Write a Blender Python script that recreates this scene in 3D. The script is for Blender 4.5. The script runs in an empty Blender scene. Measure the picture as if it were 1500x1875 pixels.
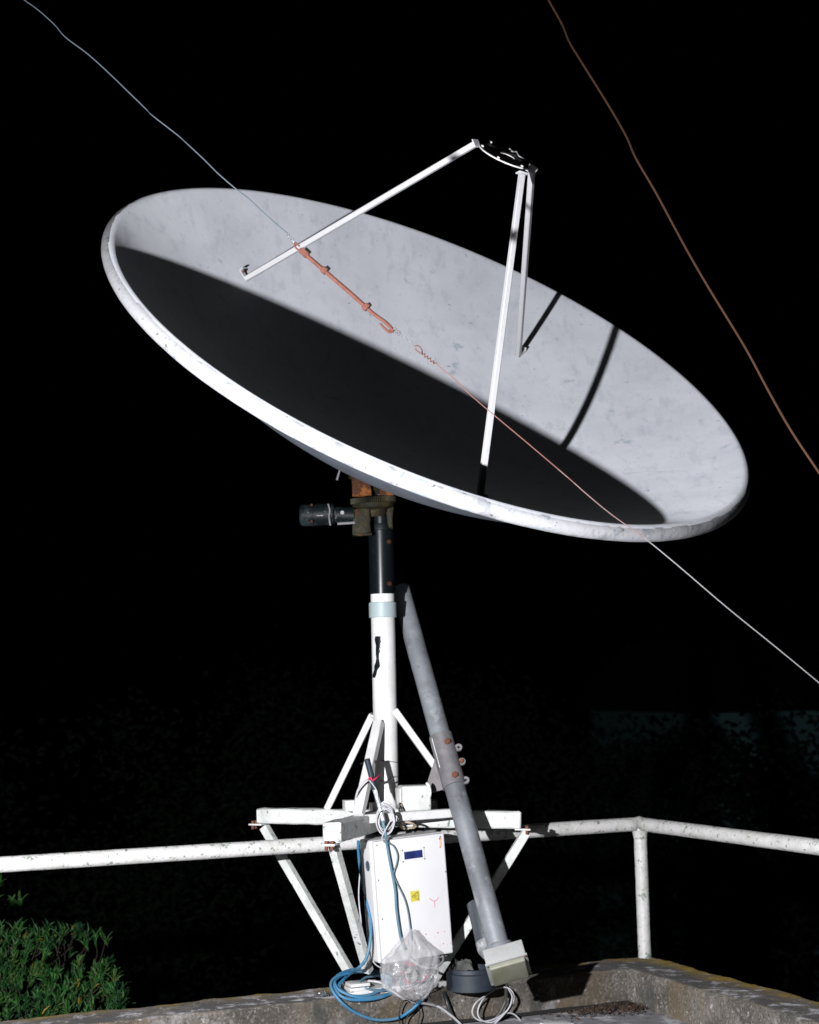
import bpy, bmesh, math, random
from mathutils import Vector as V, Matrix, noise
random.seed(7)
scene = bpy.context.scene
col = scene.collection
rad = math.radians

# ------------------------------------------------------------------ camera
PITCH, ROLL, CAMH, FPX = .10482, .02306, 1.5, 3000.0
FW = V((0, math.cos(PITCH), math.sin(PITCH)))
_u = V((0, -math.sin(PITCH), math.cos(PITCH)))
RT = V((1, 0, 0))*math.cos(ROLL) - _u*math.sin(ROLL)
UP = V((1, 0, 0))*math.sin(ROLL) + _u*math.cos(ROLL)
CAM = V((0, 0, CAMH))
cd = bpy.data.cameras.new('camera')
cd.sensor_fit = 'HORIZONTAL'; cd.sensor_width = 36; cd.lens = FPX/1500*36
cd.clip_start = .05; cd.clip_end = 400
cd.dof.use_dof = True; cd.dof.focus_distance = 6.3; cd.dof.aperture_fstop = 4.5
cam = bpy.data.objects.new('camera', cd); col.objects.link(cam)
m = Matrix((RT, UP, -FW)).transposed().to_4x4(); m.translation = CAM
cam.matrix_world = m
scene.camera = cam

# ------------------------------------------------------------------ night sky and the one light: a hand-held flash left of the camera
w = bpy.data.worlds.new('World'); scene.world = w; w.use_nodes = True
nt = w.node_tree
sky = nt.nodes.new('ShaderNodeTexSky'); sky.sky_type = 'NISHITA'; sky.sun_disc = False
sky.sun_elevation = rad(-8); sky.sun_rotation = rad(200)
nt.links.new(sky.outputs[0], nt.nodes['Background'].inputs[0])
nt.nodes['Background'].inputs[1].default_value = .05
ld = bpy.data.lights.new('flash', 'POINT'); ld.energy = 1750; ld.shadow_soft_size = .028; ld.color = (.985, .98, 1.0)
flash = bpy.data.objects.new('flash', ld); col.objects.link(flash); flash.location = (-1.26, 2.60, 1.548)
scene.view_settings.view_transform = 'Standard'; scene.view_settings.look = 'None'
scene.view_settings.exposure = 0; scene.view_settings.gamma = 1
scene.render.engine = 'CYCLES'; scene.cycles.diffuse_bounces = 1
scene.render.resolution_x = 819; scene.render.resolution_y = 1024

# ------------------------------------------------------------------ survey helpers
def ray(px, py): return FW + RT*((px-750)/FPX) - UP*((py-937.5)/FPX)
def at(px, py, Y):
    d = ray(px, py); return CAM + d*(Y/d.y)
def atz(px, py, Z):
    d = ray(px, py); return CAM + d*((Z-CAMH)/d.z)
def onpl(px, py, P, N):
    d = ray(px, py); return CAM + d*((P-CAM).dot(N)/d.dot(N))

# ------------------------------------------------------------------ object helpers
WLOC = {}
def tag(o, label=None, cat=None, group=None, kind=None):
    if label: o['label'] = label
    if cat: o['category'] = cat
    if group: o['group'] = group
    if kind: o['kind'] = kind
    return o
def thing(name, loc, label, cat, group=None):
    o = bpy.data.objects.new(name, None); o.empty_display_size = .05; col.objects.link(o)
    o.location = loc; WLOC[o.name] = V(loc)
    return tag(o, label, cat, group)
def link_mesh(name, me, mat, parent=None, smooth=False, auto=None):
    xs = [v.co for v in me.vertices]
    lo = V((min(c.x for c in xs), min(c.y for c in xs), min(c.z for c in xs)))
    hi = V((max(c.x for c in xs), max(c.y for c in xs), max(c.z for c in xs)))
    c = (lo+hi)/2
    me.transform(Matrix.Translation(-c))
    o = bpy.data.objects.new(name, me); col.objects.link(o)
    for mm in (mat if isinstance(mat, (list, tuple)) else [mat]): me.materials.append(mm)
    if smooth:
        me.polygons.foreach_set('use_smooth', [True]*len(me.polygons))
        if auto: me.set_sharp_from_angle(angle=rad(auto))
    WLOC[o.name] = c
    if parent: o.parent = parent; o.location = c - WLOC[parent.name]
    else: o.location = c
    me.update()
    return o
def fin(name, bm, mat, parent=None, smooth=False, auto=35):
    bmesh.ops.recalc_face_normals(bm, faces=bm.faces)
    me = bpy.data.meshes.new(name); bm.to_mesh(me); bm.free()
    return link_mesh(name, me, mat, parent, smooth, auto)
def frame(a, hint=V((0, 0, 1))):
    a = a.normalized()
    if abs(a.dot(hint.normalized())) > .98: hint = V((1, 0, 0))
    x = (hint - a*hint.dot(a)).normalized(); return x, a.cross(x)
def add_box(bm, c, ax, half, bev=0.0, seg=2):
    r = bmesh.ops.create_cube(bm, size=2)
    vs = r['verts']
    M = Matrix((ax[0]*half[0], ax[1]*half[1], ax[2]*half[2])).transposed().to_4x4(); M.translation = c
    bmesh.ops.transform(bm, matrix=M, verts=vs)
    if bev:
        es = list({e for v in vs for e in v.link_edges})
        bmesh.ops.bevel(bm, geom=es, offset=bev, segments=seg, profile=.6, affect='EDGES')
def add_bar(bm, A, B, wd, ht, up=V((0, 0, 1)), bev=.002):
    a = (B-A); L = a.length; a.normalize()
    x, y = frame(a, up)
    add_box(bm, (A+B)/2, (y, x, a), (wd/2, ht/2, L/2), bev, 1)
def rough(bm, amt, sc, seed=0):
    for v in bm.verts:
        q = v.co*sc + V((seed*3.1, seed*1.7, seed))
        v.co += noise.noise_vector(q)*amt + noise.noise_vector(q*3.1)*amt*.4
def bar(name, A, B, wd, ht, mat, parent, up=V((0, 0, 1)), bev=.003, cuts=0, rgh=0, seed=0):
    bm = bmesh.new(); add_bar(bm, A, B, wd, ht, up, bev)
    if cuts:
        a = (B-A).normalized(); L = (B-A).length
        for i in range(1, cuts):
            bmesh.ops.bisect_plane(bm, geom=bm.verts[:]+bm.edges[:]+bm.faces[:], plane_co=A+a*L*i/cuts, plane_no=a)
        if rgh: rough(bm, rgh, 22, seed)
    return fin(name, bm, mat, parent, True, 40)
def box(name, c, ax, half, mat, parent=None, bev=.003, seg=2):
    bm = bmesh.new(); add_box(bm, c, ax, half, bev, seg); return fin(name, bm, mat, parent, True, 40)
def add_tube(bm, pts, r, seg=12, caps=True, closed=False):
    n = len(pts); rr = r if callable(r) else (lambda i: r)
    rings = []; prev = None
    for i, p in enumerate(pts):
        if closed: t = pts[(i+1) % n]-pts[i-1]
        else: t = pts[min(i+1, n-1)]-pts[max(i-1, 0)]
        t.normalize()
        if prev is None: x, y = frame(t)
        else:
            x = (prev - t*prev.dot(t)).normalized(); y = t.cross(x)
        prev = x
        q = rr(i)
        rings.append([bm.verts.new(p + (x*math.cos(2*math.pi*k/seg)+y*math.sin(2*math.pi*k/seg))*q) for k in range(seg)])
    for i in range(n if closed else n-1):
        a, b = rings[i], rings[(i+1) % n]
        for k in range(seg): bm.faces.new((a[k], a[(k+1) % seg], b[(k+1) % seg], b[k]))
    if caps and not closed:
        bm.faces.new(rings[0][::-1]); bm.faces.new(rings[-1])
def tube(name, pts, r, mat, parent=None, seg=14, closed=False, auto=40):
    bm = bmesh.new(); add_tube(bm, [V(p) for p in pts], r, seg, True, closed); return fin(name, bm, mat, parent, True, auto)
def cyl(name, A, B, r, mat, parent=None, seg=32, bev=.002, r2=None):
    a = (B-A); L = a.length; a = a.normalized(); r2 = r if r2 is None else r2
    pr = [(r-bev, 0), (r, bev), (r2, L-bev), (r2-bev, L)]
    return lathe(name, A, a, pr, mat, parent, seg, cap=True)
def lathe(name, O, a, prof, mat, parent=None, seg=32, cap=False, closed=False, auto=35):
    x, y = frame(a); bm = bmesh.new(); rings = []
    for r, z in prof:
        if r < 1e-6: rings.append([bm.verts.new(O+a*z)])
        else: rings.append([bm.verts.new(O+a*z+(x*math.cos(2*math.pi*k/seg)+y*math.sin(2*math.pi*k/seg))*r) for k in range(seg)])
    def join(A, B):
        if len(A) == 1 and len(B) == 1: return
        for k in range(seg):
            j = (k+1) % seg
            if len(A) == 1: bm.faces.new((A[0], B[j], B[k]))
            elif len(B) == 1: bm.faces.new((A[k], A[j], B[0]))
            else: bm.faces.new((A[k], A[j], B[j], B[k]))
    for i in range(len(rings)-1): join(rings[i], rings[i+1])
    if closed: join(rings[-1], rings[0])
    if cap:
        for q in (rings[0][::-1], rings[-1]):
            if len(q) > 2: bm.faces.new(q)
    return fin(name, bm, mat, parent, True, auto)
def cr(pts, n=8, closed=False):
    P = [V(p) for p in pts]; N = len(P); out = []
    for i in range(N if closed else N-1):
        if closed: p0, p1, p2, p3 = P[i-1], P[i], P[(i+1) % N], P[(i+2) % N]
        else: p0, p1, p2, p3 = P[max(i-1, 0)], P[i], P[i+1], P[min(i+2, N-1)]
        for k in range(n):
            t = k/n
            out.append(.5*((2*p1)+(p2-p0)*t+(2*p0-5*p1+4*p2-p3)*t*t+(3*p1-p0-3*p2+p3)*t**3))
    if not closed: out.append(P[-1])
    return out

# ------------------------------------------------------------------ materials
def mat(name, base, rough=.5, metal=0, layers=(), bump=0, bscale=60, coat=0, spec=.5, coord='Object', drough=0):
    """layers: (colour, noise scale, lo, hi, detail, stretch(xyz) or None, roughness or None, strength)"""
    M = bpy.data.materials.new(name); M.use_nodes = True
    T = M.node_tree; N = T.nodes; L = T.links
    B = N['Principled BSDF']; B.inputs['Roughness'].default_value = rough; B.inputs['Metallic'].default_value = metal
    B.inputs['Coat Weight'].default_value = coat; B.inputs['Specular IOR Level'].default_value = spec
    B.inputs['Diffuse Roughness'].default_value = drough
    tc = N.new('ShaderNodeTexCoord')
    c = None; rsock = None
    rgb = N.new('ShaderNodeRGB'); rgb.outputs[0].default_value = (*base, 1); c = rgb.outputs[0]
    for i, ly in enumerate(layers):
        colr, sc, lo, hi, det, st, rg, strg = ly
        mp = N.new('ShaderNodeMapping'); L.new(tc.outputs[coord], mp.inputs[0])
        mp.inputs['Location'].default_value = (i*3.7+1.3, i*1.9, i*5.1)
        if st: mp.inputs['Scale'].default_value = st
        nz = N.new('ShaderNodeTexNoise'); nz.inputs['Scale'].default_value = sc; nz.inputs['Detail'].default_value = det
        nz.inputs['Roughness'].default_value = .62
        L.new(mp.outputs[0], nz.inputs['Vector'])
        mr = N.new('ShaderNodeMapRange'); mr.inputs[1].default_value = lo; mr.inputs[2].default_value = hi
        mr.inputs[4].default_value = strg
        L.new(nz.outputs['Fac'], mr.inputs[0])
        mx = N.new('ShaderNodeMix'); mx.data_type = 'RGBA'
        L.new(mr.outputs[0], mx.inputs[0]); L.new(c, mx.inputs[6]); mx.inputs[7].default_value = (*colr, 1)
        c = mx.outputs[2]
        if rg is not None:
            mx2 = N.new('ShaderNodeMix'); mx2.data_type = 'FLOAT'
            L.new(mr.outputs[0], mx2.inputs[0])
            if rsock: L.new(rsock, mx2.inputs[2])
            else: mx2.inputs[2].default_value = rough
            mx2.inputs[3].default_value = rg; rsock = mx2.outputs[0]
    L.new(c, B.inputs['Base Color'])
    if rsock: L.new(rsock, B.inputs['Roughness'])
    if bump:
        nz = N.new('ShaderNodeTexNoise'); nz.inputs['Scale'].default_value = bscale; nz.inputs['Detail'].default_value = 8
        L.new(tc.outputs[coord], nz.inputs['Vector'])
        bp = N.new('ShaderNodeBump'); bp.inputs['Strength'].default_value = bump; bp.inputs['Distance'].default_value = .006
        L.new(nz.outputs['Fac'], bp.inputs['Height']); L.new(bp.outputs[0], B.inputs['Normal'])
    return M
GREY, GREEN, RUST = (.22, .24, .25), (.16, .24, .19), (.28, .1, .035)
dish_layers = [
    ((.40, .415, .46), 2.4, .40, .68, 11, None, None, .7), ((.57, .58, .62), 8, .50, .72, 9, (1, 2.2, 1), None, .35),
    ((.34, .37, .41), 20, .52, .68, 13, (1, .4, .4), None, .5),
    ((.16, .25, .29), 9, .635, .70, 14, None, None, .5), ((.20, .30, .35), 55, .63, .69, 7, (1, .6, .6), None, .5), ((.12, .20, .23), 26, .67, .70, 8, None, None, .7)]
dish_white = mat('dish_white_gelcoat', (.515, .528, .575), .6, layers=dish_layers, bump=.10, bscale=90, drough=1, spec=.1)
rim_white = mat('rim_chipped_paint', (.49, .495, .52), .55, layers=[
    ((.27, .38, .46), 7, .57, .65, 14, None, None, .5), ((.27, .28, .31), 11, .54, .62, 14, None, None, .7), ((.15, .25, .33), 30, .62, .66, 11, None, None, .6),
    ((.10, .095, .085), 44, .63, .69, 8, None, None, .85), ((.05, .11, .15), 17, .66, .70, 9, None, None, .9)], bump=.35, bscale=45, spec=.15)
back_grey = mat('dish_back_grey', (.13, .15, .185), .6, layers=[((.09, .1, .12), 9, .45, .65, 8, None, None, .8)], bump=.1)
white_paint = mat('white_paint', (.66, .66, .66), .42, layers=[
    ((.55, .55, .54), 9, .45, .65, 8, None, None, .7), ((.30, .32, .28), 60, .65, .71, 6, None, None, .7),
    ((.30, .19, .11), 16, .64, .74, 12, (1, 1, .5), .8, .6), (RUST, 30, .68, .72, 9, None, .8, .8)], bump=.12, bscale=80)
beam_paint = mat('chipped_white_paint', (.64, .65, .64), .5, layers=[
    ((.47, .49, .47), 12, .46, .64, 9, None, None, .8), ((.10, .16, .15), 34, .605, .65, 9, None, None, .85),
    ((.33, .2, .11), 17, .70, .76, 9, None, .8, .6)], bump=.35, bscale=55)
rail_paint = mat('weathered_rail_paint', (.62, .61, .61), .45, layers=[
    ((.45, .46, .43), 14, .46, .64, 9, None, None, .7), ((.14, .19, .14), 42, .57, .62, 10, None, None, .8),
    ((.09, .11, .09), 110, .64, .70, 6, None, None, .8), ((.36, .22, .16), 15, .70, .76, 9, None, .8, .6)], bump=.4, bscale=75)
leg_paint = mat('leg_white_paint', (.62, .62, .65), .45, layers=[((.48, .49, .52), 30, .55, .7, 6, None, None, .5)], bump=.08)
ring_paint = mat('ring_paint', (.70, .69, .70), .5, layers=[((.45, .24, .12), 30, .6, .7, 6, None, .8, .8)], bump=.1)
enc_white = mat('enclosure_white', (.64, .64, .66), .4, layers=[((.54, .54, .56), 6, .5, .8, 6, None, None, .5), ((.4, .4, .4), 70, .72, .78, 5, None, None, .4)], bump=.04, bscale=200)
galv = mat('galvanised_grey', (.215, .23, .255), .5, .2, layers=[
    ((.12, .125, .138), 5, .42, .60, 12, None, .6, .85), ((.31, .33, .35), 15, .55, .66, 11, None, .45, .7), ((.07, .065, .06), 10, .62, .70, 10, None, .8, .7),
    ((.25, .2, .17), 13, .66, .76, 8, None, .8, .6), ((.55, .56, .57), 80, .72, .77, 5, None, None, .7)], bump=.15, bscale=60)
galv2 = mat('galvanised_bracket', (.19, .185, .195), .55, .25, layers=[
    ((.13, .125, .13), 16, .45, .62, 8, None, None, .8), ((.3, .15, .08), 14, .68, .75, 8, None, .85, .7)], bump=.2, bscale=70)
gusset_m = mat('gusset_grey', (.13, .122, .126), .6, .1, layers=[((.10, .09, .09), 16, .45, .62, 8, None, None, .8), ((.2, .12, .08), 14, .66, .73, 8, None, .85, .7)], bump=.2, bscale=70)
rust = mat('rusty_steel', (.055, .024, .013), .9, spec=.1, layers=[
    ((.018, .012, .009), 12, .44, .58, 11, None, None, .95), ((.19, .07, .02), 17, .56, .63, 11, None, None, .85), ((.42, .38, .35), 18, .71, .76, 8, None, .6, .7)], bump=.5, bscale=70)
rust_dark = mat('greasy_rusty_steel', (.016, .014, .008), .6, 0, spec=.12, layers=[
    ((.04, .033, .012), 20, .5, .65, 8, None, None, .8), ((.07, .026, .012), 26, .6, .7, 8, None, .8, .8), ((.008, .01, .011), 12, .55, .7, 6, None, .4, .8)], bump=.3, bscale=60)
black_gloss = mat('black_gloss_paint', (.004, .006, .008), .24, layers=[((.008, .011, .013), 30, .55, .7, 8, None, .3, .8), ((.05, .035, .025), 40, .70, .76, 8, None, .8, .5)], bump=.03, bscale=20)
black_scuff = mat('black_scuffed_housing', (.004, .0065, .0075), .5, spec=.15, layers=[((.018, .026, .028), 13, .5, .64, 12, None, .7, .9), ((.08, .09, .1), 34, .63, .68, 10, None, None, .6)], bump=.2)
tape_black = mat('black_tape', (.008, .01, .012), .22, layers=[((.35, .35, .37), 60, .68, .72, 8, None, .4, .6)], bump=.6, bscale=45)
band_blue = mat('pale_blue_band', (.31, .375, .39), .5, layers=[((.24, .34, .37), 25, .55, .72, 7, None, None, .7), ((.25, .33, .34), 40, .72, .78, 6, None, None, .6)], bump=.1)
concrete = None
olive_lid = mat('grimy_plastic_lid', (.24, .24, .195), .5, layers=[((.16, .165, .09), 8, .42, .62, 6, None, None, .8), ((.45, .45, .38), 26, .64, .74, 8, None, None, .5)], bump=.1)
grey_plastic = mat('grey_plastic', (.32, .325, .325), .55, layers=[((.24, .245, .225), 12, .5, .68, 8, None, None, .7), ((.2, .2, .13), 20, .68, .76, 8, None, None, .7)], bump=.15)
motor_grey = mat('dark_grey_motor', (.045, .052, .062), .4, layers=[((.065, .07, .08), 15, .5, .7, 8, None, .5, .7), ((.4, .42, .44), 70, .74, .78, 5, None, None, .7)], bump=.1)
cap_grey = mat('dusty_motor_cap', (.17, .18, .19), .6, layers=[((.36, .36, .37), 26, .5, .6, 9, None, None, .8), ((.12, .12, .13), 34, .6, .68, 8, None, None, .8)], bump=.3)
tub_blue = mat('slate_blue_plastic', (.019, .027, .040), .6, layers=[((.045, .054, .066), 10, .5, .7, 8, None, None, .6)], bump=.1)
stone_grey = mat('dusty_rubble', (.07, .075, .07), .9, layers=[((.12, .12, .11), 18, .5, .65, 8, None, None, .7), ((.06, .07, .06), 30, .6, .7, 8, None, None, .7)], bump=.6)
blue_cable = mat('blue_cable', (.022, .17, .34), .5, layers=[((.10, .18, .235), 9, .40, .6, 7, None, None, .75), ((.62, .64, .64), 16, .69, .73, 8, None, None, .9)], bump=.1)
slate_cable = mat('faded_blue_cable', (.07, .16, .22), .45, layers=[((.14, .21, .25), 14, .45, .65, 7, None, None, .7)], bump=.1)
teal_cable = mat('teal_grey_cable', (.11, .18, .2), .5)
white_cable = mat('white_cable', (.46, .46, .49), .45, layers=[((.3, .3, .31), 30, .5, .7, 6, None, None, .6)])
silver_tape = mat('silver_wrap', (.72, .76, .8), .25, .6, layers=[((.16, .3, .4), 24, .56, .64, 8, None, .5, .8)], bump=.6, bscale=60)
dark_cable = mat('charcoal_cable', (.03, .035, .037), .45, layers=[((.05, .055, .055), 20, .5, .7, 7, None, None, .7)])
black_cable = mat('black_cable', (.012, .014, .015), .35)
heatshrink = mat('heatshrink', (.022, .036, .05), .4)
olive_cable = mat('olive_grey_cable', (.05, .052, .042), .5)
pink = mat('pink_tie', (.62, .02, .10), .5)
red_ink = mat('red_ink', (.6, .12, .18), .5)
yellow = mat('yellow_label', (.55, .47, .06), .45)
ink = mat('black_ink', (.10, .09, .03), .5)
lcd = mat('blue_display', (.014, .02, .085), .15, layers=[((.022, .04, .16), 9, .45, .6, 3, None, None, .8)])
dark_round = mat('dark_round_sticker', (.06, .085, .12), .4, layers=[((.25, .3, .35), 90, .58, .66, 4, None, None, .8)])
orange_lbl = mat('orange_print', (.85, .33, .10), .5)
screw_mat = mat('screw_metal', (.42, .46, .47), .35, .7)
bolt_rust = mat('rusty_bolt', (.16, .055, .028), .8, layers=[((.07, .03, .018), 40, .5, .65, 8, None, None, .8)], bump=.5)
orange_rust = mat('orange_rust_primer', (.115, .036, .022), .8, layers=[((.075, .022, .013), 60, .5, .66, 8, None, None, .7), ((.16, .075, .055), 130, .6, .7, 6, None, None, .6)], bump=.5, bscale=160)
wire_steel = mat('bright_wire', (.125, .165, .195), .5, .1)
wire_tie = mat('binding_wire', (.22, .22, .23), .4, .4)
wire_brown = mat('rusty_wire', (.085, .036, .016), .8)
bark = mat('twig_bark', (.045, .032, .026), .9)
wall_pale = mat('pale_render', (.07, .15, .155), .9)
litter_m = mat('dead_leaves', (.06, .036, .022), .9, layers=[((.16, .10, .06), 18, .5, .6, 4, None, None, .9), ((.14, .04, .015), 9, .58, .64, 3, None, None, .9), ((.03, .028, .026), 30, .5, .6, 3, None, None, .8)])
white_board = mat('white_board', (.8, .8, .8), .5)
foil = mat('foil', (.55, .58, .62), .25, .9, bump=.4)

def concrete_mat():
    M = mat('lichen_concrete', (.128, .115, .10), .95, layers=[
        ((.062, .056, .05), 4.0, .40, .60, 10, None, None, .85), ((.245, .225, .205), 75, .52, .62, 7, None, None, .6),
        ((.03, .028, .026), 95, .54, .62, 6, None, None, .75), ((.29, .275, .28), 9, .55, .66, 13, (1, 1, .6), None, .75),
        ((.04, .044, .042), 6, .53, .64, 12, (1, 1, .45), None, .75), ((.11, .08, .045), 3, .53, .65, 9, (1, 1, .3), None, .6), ((.42, .40, .41), 30, .63, .70, 8, None, None, .8)], bump=1.0, bscale=110, drough=1, spec=.15)
    T = M.node_tree; N = T.nodes; L = T.links; B = N['Principled BSDF']
    src = B.inputs['Base Color'].links[0].from_socket
    at_ = N.new('ShaderNodeAttribute'); at_.attribute_name = 'across'   # 0 inner face .. 1 top inner edge .. 2 top outer edge
    tc = N.new('ShaderNodeTexCoord')
    def msk(lo, hi, sc, nlo, nhi, add):
        mr = N.new('ShaderNodeMapRange'); mr.inputs[1].default_value = lo; mr.inputs[2].default_value = hi
        L.new(at_.outputs['Fac'], mr.inputs[0])
        nz = N.new('ShaderNodeTexNoise'); nz.inputs['Scale'].default_value = sc; nz.inputs['Detail'].default_value = 9; nz.inputs['Roughness'].default_value = .65
        L.new(tc.outputs['Object'], nz.inputs['Vector'])
        a = N.new('ShaderNodeMath'); a.operation = 'MULTIPLY_ADD'; a.inputs[1].default_value = 1.0
        L.new(nz.outputs['Fac'], a.inputs[0]); a.inputs[2].default_value = 0
        s = N.new('ShaderNodeMath'); s.operation = 'MULTIPLY_ADD'; s.inputs[1].default_value = add
        L.new(mr.outputs[0], s.inputs[0]); L.new(a.outputs[0], s.inputs[2])
        q = N.new('ShaderNodeMapRange'); q.inputs[1].default_value = nlo; q.inputs[2].default_value = nhi
        L.new(s.outputs[0], q.inputs[0]); return q.outputs[0]
    def lay(src, f, c):
        mx = N.new('ShaderNodeMix'); mx.data_type = 'RGBA'; L.new(f, mx.inputs[0]); L.new(src, mx.inputs[6]); mx.inputs[7].default_value = (*c, 1)
        return mx.outputs[2]
    src = lay(src, msk(.965, 1.12, 5, .66, .82, .32), (.05, .048, .047))      # grimy weathered top
    src = lay(src, msk(.96, 1.1, 11, .86, .97, .32), (.24, .24, .26))      # white crusty lichen
    src = lay(src, msk(1.05, 1.95, 5, .74, .96, .38), (.135, .095, .022))     # ochre lichen near the outer edge
    src = lay(src, msk(1.0, 1.2, 2.1, 1.02, 1.05, .33), (.28, .11, .11))
    L.new(src, B.inputs['Base Color'])
    return M
concrete = concrete_mat()
foot_shade_m = mat('foot_shade_strip', (.012, .012, .012), .9, bump=.5)  # near-black colour standing in for shade at the parapet foot
roof_m = mat('roof_screed', (.085, .085, .092), .95, drough=1, layers=[((.22, .22, .235), 11, .52, .62, 13, None, None, .8), ((.05, .038, .03), 14, .56, .68, 9, None, None, .8)], bump=.6)
leaf_m = mat('leaf_green', (.032, .128, .026), .45, spec=.3, layers=[((.006, .030, .012), 6, .4, .6, 3, None, None, .85), ((.085, .17, .045), 11, .52, .62, 4, None, None, .8), ((.05, .085, .01), 2.3, .6, .68, 4, None, None, .6)])
leaf_y = mat('leaf_yellow', (.30, .20, .02), .5)
ground_m = mat('night_grass', (.05, .075, .035), .95, layers=[((.03, .045, .02), 2, .45, .6, 8, None, None, .9)])

# ------------------------------------------------------------------ setting: ground, roof, parapet
ZT, ZF = .19, .035
COR = V((1.090, 8.002, 0)); AN = .41047
DL = V((-math.cos(AN), -math.sin(AN), 0)); DR = V((math.sin(AN), -math.cos(AN), 0)); PW = .288
INN = COR + (DL+DR)*PW                    # inner corner of the parapet top

bm = bmesh.new()
bmesh.ops.create_grid(bm, x_segments=2, y_segments=2, size=150, matrix=Matrix.Translation((0, 60, -6.2)))
tag(fin('ground', bm, ground_m), kind='structure')
bm = bmesh.new()
pA = INN + DL*9; pC = INN + DR*8
vs = [bm.verts.new(V((p.x, p.y, ZF))) for p in (INN+(DL+DR)*-.05, pC - DL*.05, pC + DL*9, pA - DR*.05)]
bm.faces.new(vs)
tag(fin('roof_floor', bm, roof_m), kind='structure')

prof = [(PW+.0, ZF-.02, 0.0)]             # (distance in from outer edge, z, across)
for i in range(1, 9): prof.append((PW, ZF-.02+(ZT-.012-ZF+.02)*i/8, .9*i/8))
prof += [(PW-.004, ZT-.004, .95), (PW-.012, ZT, 1.0)]
for i in range(1, 15): prof.append((PW-.012-(PW-.03)*i/15, ZT, 1+.93*i/15))
prof += [(.014, ZT-.001, 1.95), (.004, ZT-.006, 2.0), (0, ZT-.02, 2.05), (0, ZT-.1, 2.1), (0, -3.2, 2.2)]
bm = bmesh.new(); lay = bm.verts.layers.float.new('across')
stations = []
n1, n2 = 230, 150
for i in range(n1+1): stations.append(('L', 5.2*(1-i/n1)**1.15))
for i in range(1, n2+1): stations.append(('R', 4.2*(i/n2)**1.15))
rings = []
for sd, s in stations:
    ring = []
    for d_in, z, ac in prof:
        p = COR + (DL+DR)*d_in
        p = p + (DL if sd == 'L' else DR)*max(s, 0)
        q = V((p.x, p.y, z))
        e = 1.6 if .9 <= ac <= 1.0 or ac >= 1.9 else 1.0
        nz = noise.noise(q*7)*.004 + noise.noise(q*23)*.0022 + noise.noise(q*60)*.0012
        q += V((noise.noise(q*19+V((5, 0, 0))), noise.noise(q*17+V((0, 9, 0))), 0))*.004*e + V((0, 0, nz*e))
        if ac >= 1.9:
            ck = noise.noise(V((q.x*9, q.y*9, 3)))
            if ck > .45: q -= (DR if sd == 'L' else DL)*-.014*(ck-.45)/.3
        v = bm.verts.new(q); v[lay] = ac; ring.append(v)
    rings.append(ring)
for a, b in zip(rings, rings[1:]):
    for k in range(len(prof)-1): bm.faces.new((a[k], a[k+1], b[k+1], b[k]))
parapet = fin('parapet_wall', bm, concrete, None, True, 50)
tag(parapet, 'low weathered concrete parapet with ochre lichen turning a corner at the right', 'parapet')
# near-black strip: shadow band painted in along the foot of the parapet
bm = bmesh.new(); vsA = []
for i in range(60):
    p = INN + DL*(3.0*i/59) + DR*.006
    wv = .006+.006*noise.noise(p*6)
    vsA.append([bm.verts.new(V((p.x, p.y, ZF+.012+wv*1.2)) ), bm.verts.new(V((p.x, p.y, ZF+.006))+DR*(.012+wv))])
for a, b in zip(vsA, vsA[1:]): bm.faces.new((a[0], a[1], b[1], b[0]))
fin('foot_shade_strip', bm, foot_shade_m, parapet)

# ------------------------------------------------------------------ railing
RH = .622+ZT
RC = COR + (DL+DR)*.045 + V((0, 0, RH))
rail = thing('roof_railing', RC-V((0, 0, RH-ZT)), 'white painted tubular steel railing with corner post on the parapet', 'railing')
RR = .0325
pts = [RC + DL*s for s in [4.6, 4.0, 3.5, 3.15, 3.05, 2.9]] + [RC + DL*(2.9-2.9*i/40) for i in range(1, 41)]
pts = [p + V((0, 0, -.012 if i < 4 else 0)) for i, p in enumerate(pts)]
pts = pts[:-1] + [RC + DL*.03, RC + V((0, 0, .004)), RC + DR*.03] + [RC + DR*(3.2*i/40) for i in range(1, 41)]
bm = bmesh.new(); add_tube(bm, pts, RR, 28); rough(bm, .0012, 30)
fin('handrail', bm, rail_paint, rail, True, 60)
bm = bmesh.new(); b0 = V((RC.x, RC.y, ZT-.01)); add_tube(bm, [b0.lerp(RC, i/24) for i in range(25)], .0315, 28); rough(bm, .0012, 30, 2)
fin('post', bm, rail_paint, rail, True, 60)
bm = bmesh.new(); add_tube(bm, [RC-V((0, 0, .07)), RC-V((0, 0, .045)), RC-V((0, 0, .03))], lambda i: (.0325, .036, .040)[i], 24); rough(bm, .0015, 40, 4)
fin('weld_collar', bm, rail_paint, rail, True, 60)
for s in (2.78, 4.4):
    p = RC + DL*s
    if s > 4: tube('post', [V((p.x, p.y, ZT-.01)), p], .0315, rail_paint, rail, 24)

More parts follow.
